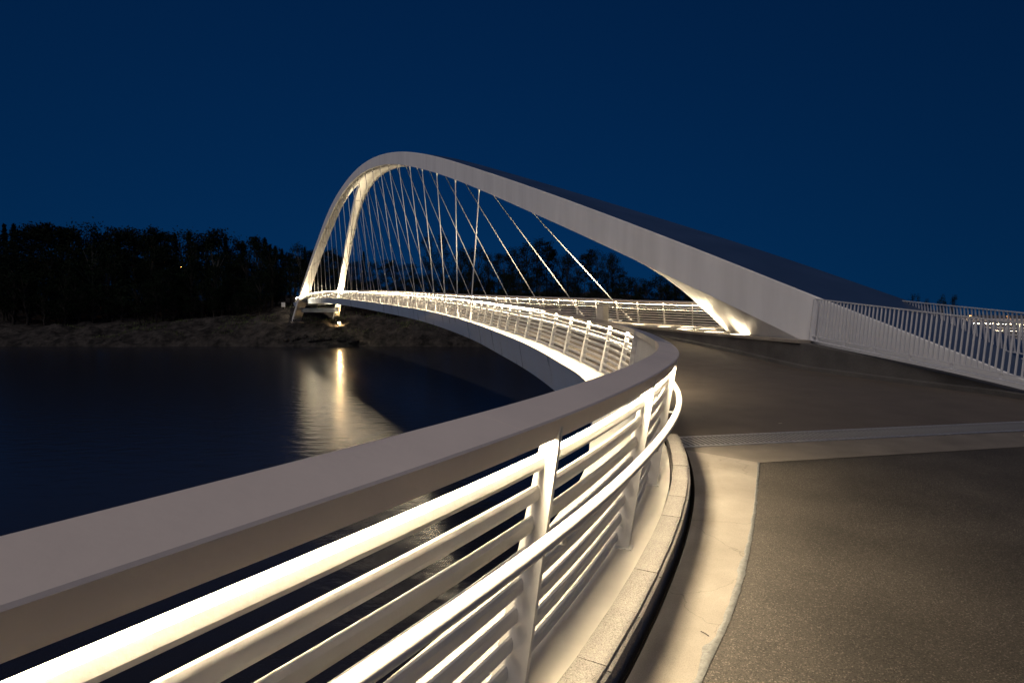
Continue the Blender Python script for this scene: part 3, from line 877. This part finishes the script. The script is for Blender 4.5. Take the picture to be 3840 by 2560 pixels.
# concrete pads and floodlights at the feet of the arch
pL = AP(137.2, 0.9, 0); pR = AP(137.0, 10.2, 0)
for (p, lab) in ((pL, "pale concrete footing under the left far leg of the arch"), (pR, "concrete footing under the right far leg of the arch")):
    zt = min(terr(p[0], p[1]) + 0.5, -1.0)
    o = share("footing", bevel_box("footing", 3.4, 3.0, 2.4, M_cope, 0.12), None, (p[0], p[1], zt - 2.35), math.atan2(CD[1], CD[0]))
    tag(o, lab, "footing")
def floodlight(loc, target, lab, power, size, lens=True):
    f = empty("floodlight", loc, lab, "floodlight", "floodlights at the far arch feet")
    d = (Vector(target) - Vector(loc)).normalized(); q = d.to_track_quat('Z', 'Y').to_euler()
    o = share("housing", bevel_box("housing", 0.8, 0.6, 0.35, M_black, 0.05), f, tuple(d * -0.36), rot=q)
    b = MB(); b.tube((0, 0, -0.01), (0, 0, 0.03), 0.24, 0.24, 16)
    if lens: b.tube((0, 0, 0.03), (0, 0, 0.16), 0.23, 0.17, 16); b.tube((0, 0, 0.16), (0, 0, 0.22), 0.17, 0.06, 16)
    share("lens", b.mesh("lens", M_flood if lens else M_black), f, rot=q)
    b = MB(); b.box(-0.05, 0.05, -0.05, 0.05, -1.0, -0.2); b.build("bracket", M_black, f)
    sp = bpy.data.lights.new("flood", 'SPOT'); sp.energy = power; sp.color = (1.0, 0.79, 0.48); sp.spot_size = R(size); sp.spot_blend = 0.6; sp.shadow_soft_size = 0.15
    so = bpy.data.objects.new("flood", sp); link(so, f); so.location = tuple(d * 0.34); so.rotation_euler = d.to_track_quat('-Z', 'Y').to_euler()
    return f
fR = Vector(AP(131.0, 9.9, -2.0)); fR.z = -1.70
floodlight(tuple(fR), AP(112, 7.9, 8.5), "dazzling floodlight on the shore below the right far leg of the arch", 75000, 44)
b = MB(); b.tube((0, 0, 0), (0, 0, 0.001), 0.01)
fL = Vector(AP(131.5, -0.2, 0)); fL.z = -1.0
floodlight(tuple(fL), AP(80, 0.8, 17.5), "black floodlight box in front of the left far leg of the arch", 90000, 27, lens=False)
b = MB()

# boulders at the water's edge under the light
def boulder(loc, r, seed, lab):
    bm = bmesh.new(); bmesh.ops.create_icosphere(bm, subdivisions=3, radius=1.0)
    for v in bm.verts:
        n_ = v.co.normalized(); k = 1 + 0.35 * noise.noise(n_ * 1.3 + Vector((seed, 0, 0))) + 0.12 * noise.noise(n_ * 4 + Vector((0, seed, 0)))
        v.co = Vector((n_.x * r * k, n_.y * r * k * 0.8, n_.z * r * k * 0.65))
    me = bpy.data.meshes.new("boulder"); bm.to_mesh(me); bm.free(); me.materials.append(M_rock)
    o = share("boulder", me, None, loc, seed); tag(o, lab, "boulder", "boulders at the waterline")
br = random.Random(3)
for i in range(12):
    x = -52 + i * 1.35 + br.uniform(-.4, .4); y = shore_y(x) + br.uniform(0.0, 2.2)
    boulder((x, y, terr(x, y) + 0.15), br.uniform(0.5, 1.25), i * 1.7, "rounded boulder at the waterline below the bright floodlight")

# ------------------------------------------------------------------ trees
def leaf_quad(b, c, s, rnd):
    n_ = Vector((rnd.gauss(0, 1), rnd.gauss(0, 1), rnd.gauss(0, 1))).normalized()
    a = n_.orthogonal().normalized(); q = n_.cross(a); th = rnd.uniform(0, 6.28)
    a, q = a * math.cos(th) + q * math.sin(th), q * math.cos(th) - a * math.sin(th)
    b.add([c - a * s, c + q * s * 0.5, c + a * s, c - q * s * 0.5], [(0, 1, 2, 3)])
def pine(seed):
    rnd = random.Random(seed); t = MB(); l = MB()
    H = 1.0; seg = 6; pts = []
    x = y = 0
    for i in range(seg + 1):
        pts.append(Vector((x, y, i / seg * 0.97))); x += rnd.uniform(-.012, .012); y += rnd.uniform(-.012, .012)
    for i in range(seg):
        t.tube(pts[i], pts[i + 1], 0.014 * (1 - i / seg * 0.8), 0.014 * (1 - (i + 1) / seg * 0.8), 6, False)
    z0 = rnd.uniform(0.38, 0.5)
    for k in range(rnd.randint(26, 32)):
        f = rnd.uniform(0, 1); z = z0 + (0.97 - z0) * f
        rad = 0.21 * (1 - f ** 2.2) + 0.045
        az = rnd.uniform(0, 6.28); r_ = rad * rnd.uniform(0.35, 1.0)
        base = Vector((0, 0, z - r_ * 0.25)); c = Vector((math.cos(az) * r_, math.sin(az) * r_, z + rnd.uniform(-.01, .02)))
        t.tube(base, c, 0.0045, 0.002, 4, False)
        for m_ in range(58):
            g_ = Vector((rnd.gauss(0, 1) * 0.042, rnd.gauss(0, 1) * 0.042, rnd.gauss(0, 1) * 0.017))
            leaf_quad(l, c + g_, rnd.uniform(0.010, 0.019), rnd)
    return t.mesh("trunk", M_bark), l.mesh("crown", M_needle)
def spruce(seed):
    rnd = random.Random(seed); t = MB(); l = MB()
    t.tube((0, 0, 0), (0, 0, 0.98), 0.014, 0.002, 6, False)
    for k in range(110):
        f = k / 110; z = 0.12 + 0.86 * f; rad = 0.16 * (1 - f) ** 0.85 + 0.008; az = k * 2.399 + rnd.uniform(-.3, .3)
        rad *= rnd.uniform(0.65, 1.15)
        tip = Vector((math.cos(az) * rad, math.sin(az) * rad, z - rad * 0.35))
        for m_ in range(22):
            g_ = rnd.uniform(0.15, 1.0)
            c = Vector((tip.x * g_, tip.y * g_, z + (tip.z - z) * g_)) + Vector((rnd.gauss(0, .008), rnd.gauss(0, .008), rnd.gauss(0, .008) - 0.006))
            leaf_quad(l, c, rnd.uniform(0.009, 0.017), rnd)
    return t.mesh("trunk", M_bark), l.mesh("crown", M_needle)
def broad(seed, bark):
    rnd = random.Random(seed); t = MB(); l = MB()
    p = Vector((0, 0, 0)); pts = [p.copy()]
    for i in range(5):
        p = p + Vector((rnd.uniform(-.02, .02), rnd.uniform(-.02, .02), 0.15)); pts.append(p.copy())
    for i in range(5):
        t.tube(pts[i], pts[i + 1], 0.015 * (1 - i * 0.15), 0.015 * (1 - (i + 1) * 0.15), 6, False)
    for k in range(30):
        f = rnd.uniform(0, 1); z = 0.28 + 0.70 * f; rad = 0.24 * math.sin(math.pi * (0.12 + 0.83 * f)) ** 0.8
        az = rnd.uniform(0, 6.28); r_ = rad * rnd.uniform(0.3, 1.0); st = pts[min(5, 1 + int(f * 4))]
        c = Vector((math.cos(az) * r_, math.sin(az) * r_, z))
        t.tube(st, c, 0.006, 0.002, 4, False)
        for m_ in range(62):
            g_ = Vector((rnd.gauss(0, 1), rnd.gauss(0, 1), rnd.gauss(0, 1) * 0.8)) * 0.042
            leaf_quad(l, c + g_, rnd.uniform(0.009, 0.017), rnd)
    return t.mesh("trunk", bark), l.mesh("crown", M_leaf)
PINES = [pine(i) for i in range(5)]; SPRUCES = [spruce(20 + i) for i in range(3)]; BROADS = [broad(40 + i, M_bark) for i in range(4)]; BIRCHES = [broad(60 + i, M_birch) for i in range(2)]
def put_tree(px, top_y, D, kind, label, group, width=1.0, zb=None, tr=random.Random(9)):
    """a tree standing at depth D whose top reaches the given height"""
    x = (px - 1920) / 2133.0 * D
    th = R(3.273); v = -(top_y - 1280) / 2133.0
    zt = CAM_Z + D * (v * math.cos(th) - math.sin(th)) / (math.cos(th) + v * math.sin(th))
    zb = terr(x, D) - 0.3 if zb is None else zb
    h = max(2.0, zt - zb)
    me = {'pine': PINES, 'spruce': SPRUCES, 'broad': BROADS, 'birch': BIRCHES}[kind]
    trunk, crown = me[tr.randrange(len(me))]
    nm = {'pine': "pine_tree", 'spruce': "spruce_tree", 'broad': "leafy_tree", 'birch': "birch_tree"}[kind]
    o = empty(nm, (x, D, zb), label, "tree", group, rz=tr.uniform(0, 6.28))
    w = h * width * tr.uniform(0.9, 1.15)
    share("trunk", trunk, o, scale=(w, w, h)); share("crown", crown, o, scale=(w, w, h))
sil = [(8,850),(33,838),(66,841),(95,838),(124,830),(149,838),(177,836),(207,830),(238,836),(262,838),(287,844),(310,847),(337,838),(359,841),(387,855),(420,869),(442,861),(459,861),
       (486,855),(520,850),(539,861),(564,858),(578,855),(597,866),(625,866),(641,880),(663,872),(691,861),(713,866),(735,863),(768,869),(800,869),(824,869),(851,869),
       (873,891),(907,905),(923,896),(951,894),(973,891),(995,899),(1017,910),(1039,908),(1061,908),(1089,921),(1111,932),(1150,910),(1172,908),(1216,913)]
tr = random.Random(11)
GA = "trees of the wood left of the arch"
LAB = {'pine': "dark pine in the wood left of the arch", 'spruce': "dark pointed spruce in the wood left of the arch", 'broad': "dark leafy tree in the wood left of the arch", 'birch': "pale trunked birch at the edge of the wood left of the arch"}
for (px, ty) in sil:
    k = tr.choices(['pine', 'spruce', 'broad'], [5, 4, 2])[0]
    put_tree(px + tr.uniform(-6, 6), ty + tr.uniform(-14, 30), tr.uniform(166, 184), k, LAB[k], GA, width={'pine': 0.95, 'spruce': 0.9, 'broad': 0.9}[k])
for px in range(-40, 1260, 34):      # lower rows in front and between
    k = tr.choices(['pine', 'spruce', 'broad', 'birch'], [4, 2, 5, 1])[0]
    D = tr.uniform(153, 164)
    put_tree(px + tr.uniform(-12, 12), tr.uniform(905, 985), D, k, LAB[k], GA, width=1.05)
for px in range(-60, 1330, 30):      # dense undergrowth that closes the wood below the crowns
    put_tree(px + tr.uniform(-14, 14), tr.uniform(985, 1060), tr.uniform(151, 166), 'broad', "dense dark undergrowth tree below the crowns of the left wood", "undergrowth of the left wood", width=1.35)
for px in range(-20, 1000, 62):      # low bushy trees along the rock
    put_tree(px + tr.uniform(-18, 18), tr.uniform(1020, 1110) , tr.uniform(147, 152), 'broad', "low bushy tree at the edge of the bare rock", "low bushes along the rock", width=1.7)
GB = "trees behind the bridge"
LB = {'pine': "dark pine behind the bridge hangers", 'spruce': "dark spruce behind the bridge hangers", 'broad': "dark leafy tree behind the bridge hangers", 'birch': "birch behind the bridge hangers"}
sil2 = [(1240,935),(1262,925),(1290,950),(1326,985),(1345,980),(1367,939),(1392,985),(1420,978),(1449,969),(1475,975),(1500,982),(1530,985),(1552,985)]
for (px, ty) in sil2:
    k = 'spruce' if px == 1367 else tr.choice(['pine', 'broad'])
    put_tree(px, ty, tr.uniform(172, 186), k, LB[k] if px != 1367 else "narrow spruce spire rising between the hangers right of the far leg", GB if px != 1367 else None, width=0.85)
put_tree(1612, 872, 176, 'broad', "tall dark tree crown standing highest behind the hangers", None, width=0.62)
put_tree(1662, 880, 178, 'broad', "right of the two tallest dark crowns behind the hangers", None, width=0.62)
sil3 = [(1727,936),(1758,918),(1789,920),(1830,950),(1870,945),(1896,945),(1925,935),(1950,918),(1984,898),(2015,898),(2048,905),(2070,927),(2102,949),(2129,949),(2164,962),(2191,947),(2216,935),(2240,931),(2276,940),(2298,954),
        (2316,994),(2338,1012),(2365,1034),(2387,1056),(2414,1065),(2445,1092),(2477,1081),(2503,1107),(2530,1052),(2548,1056),(2575,1070),(2600,1085),(2640,1090)]
for (px, ty) in sil3:
    k = tr.choices(['pine', 'broad'], [1, 4])[0]
    put_tree(px, ty, tr.uniform(158, 180), k, LB[k], GB, width=0.75)
for px in range(1240, 2660, 26):
    k = tr.choices(['pine', 'spruce', 'broad'], [3, 1, 5])[0]
    put_tree(px + tr.uniform(-12, 12), tr.uniform(1025, 1085), tr.uniform(146, 158), 'broad', "dense low dark tree behind the bridge railing", "low trees behind the bridge railing", width=1.5)

# far land on the right, with two trees and two street lamps
structure(mobj("far_quay", [(60, 95, -5.0), (600, 95, -5.0), (600, 600, -5.0), (60, 600, -5.0), (60, 95, -8), (600, 95, -8)], [(0, 1, 2, 3), (4, 5, 1, 0)], M_wall))
put_tree(3425, 1096, 110, 'broad', "small round tree left of a pair beyond the rear picket fence", None, width=0.55, zb=-5.0)
put_tree(3470, 1126, 112, 'broad', "lowest small tree beyond the rear picket fence", None, width=0.5, zb=-5.0)
put_tree(3528, 1110, 110, 'broad', "small tree in the middle beyond the rear picket fence", None, width=0.4, zb=-5.0)
put_tree(3572, 1108, 111, 'broad', "small tree nearest the far lamps beyond the rear picket fence", None, width=0.42, zb=-5.0)

def lamp(px, y, D, zb, lab, group, arm=1.0, head=0.18, e=60):
    x = (px - 1920) / 2133.0 * D
    th = R(3.273); v = -(y - 1280) / 2133.0
    zt = CAM_Z + D * (v * math.cos(th) - math.sin(th)) / (math.cos(th) + v * math.sin(th))
    zb = terr(x, D) if zb is None else zb
    L_ = empty("street_lamp", (x, D, zb), lab, "street lamp", group)
    h = zt - zb
    b = MB(); b.tube((0.9 * arm, 0, 0), (0.9 * arm, 0, h * 0.97), 0.09, 0.06, 8); b.tube((0.9 * arm, 0, h * 0.97), (0, 0, h + 0.1), 0.05, 0.04, 6); b.build("pole", M_pole, L_)
    b = MB(); b.box(-0.35, 0.35, -0.16, 0.16, h + 0.03, h + 0.16); b.build("head", M_pole, L_)
    b = MB(); b.box(-0.28, 0.28, -0.14, 0.14, h - 0.06, h + 0.028); b.build("lens", M_orange, L_)
    pl = bpy.data.lights.new("bulb", 'POINT'); pl.energy = e; pl.color = (1, 0.45, 0.12); pl.shadow_soft_size = 0.1
    po = bpy.data.objects.new("bulb", pl); link(po, L_); po.location = (0, 0, h - 0.25)
lamp(1300, 1004, 158, None, "orange street lamp rising beside the right far leg of the arch", "street lamps on the wooded shore", e=250)
lamp(1178, 1052, 160, None, "orange street lamp between the two far legs of the arch", "street lamps on the wooded shore", e=150)
lamp(236, 1029, 172, None, "faint orange lamp deep in the wood at the far left", None, e=900)
lamp(686, 1000, 174, None, "faint orange lamp in the wood halfway to the arch", None, e=900)
lamp(3637, 1184, 240, -5.0, "small orange lamp beyond the fences, left of two", "lamps on the far quay", head=.3, e=50)
lamp(3778, 1186, 230, -5.0, "small orange lamp beyond the fences, right of two", "lamps on the far quay", head=.3, e=50)
# small sign on the shore path
sg = empty("sign_board", (-61.2, 152.5, terr(-61.2, 152.5) - 0.1), "small pale sign board on the shore left of the bridge end", "sign")
b = MB(); b.box(-0.5, 0.5, -0.03, 0.03, 0.7, 1.9); b.build("board", M_fence, sg)
b = MB(); b.box(-0.42, -0.34, -0.03, 0.03, 0, 0.7); b.build("leg", M_pole, sg)
b = MB(); b.box(0.34, 0.42, -0.03, 0.03, 0, 0.7); b.build("leg", M_pole, sg)

# a few dry twigs on the paving
tw = random.Random(2)
for (x, y, L_, a, lab) in ((1.02, 2.86, 0.05, 1.9, "curved dry twig lying on the concrete strip"), (0.80, 2.42, 0.03, 0.6, "short reddish twig by the sealant bead"), (3.95, 8.35, 0.07, 0.1, "pale scrap of straw on the deck beyond the joint")):
    b = MB(); p = Vector((x, y, zg(y) + 0.009)); d = a
    for k in range(4):
        q = p + Vector((math.cos(d), math.sin(d), 0)) * (L_ / 4); b.tube(p, q, 0.0022, 0.0018, 5); p = q; d += 0.18
    tag(b.build("twig", M_bark if x < 3 else M_cab), lab, "twig")

# drain holes in the flange and the abutment under the far deck end
for (d, u) in ((LEFT.at_y(2.05), -0.17), (LEFT.at_y(13.6), -0.62), (LEFT.at_y(14.2), -0.66)):
    p = LEFT.off(d, u); b = MB(); b.tube((p[0], p[1], zg(p[1]) + 0.0301), (p[0], p[1], zg(p[1]) + 0.0318), 0.007 if d < 9 else 0.02, None, 10)
    b.build("drain_hole", M_dark, bridge)
p = (LEFT.at(LEFT.L - 1.0) + RIGHT.at(RIGHT.L - 1.0)) / 2; t = LEFT.tan(LEFT.L - 1.0)
ab = share("abutment", bevel_box("abutment", 2.4, 6.2, 6.0, M_cope, 0.05), None, (p[0], p[1], zg(p[1]) - 7.06), math.atan2(t[1], t[0]))
tag(ab, "concrete abutment under the far end of the bridge deck", "abutment")
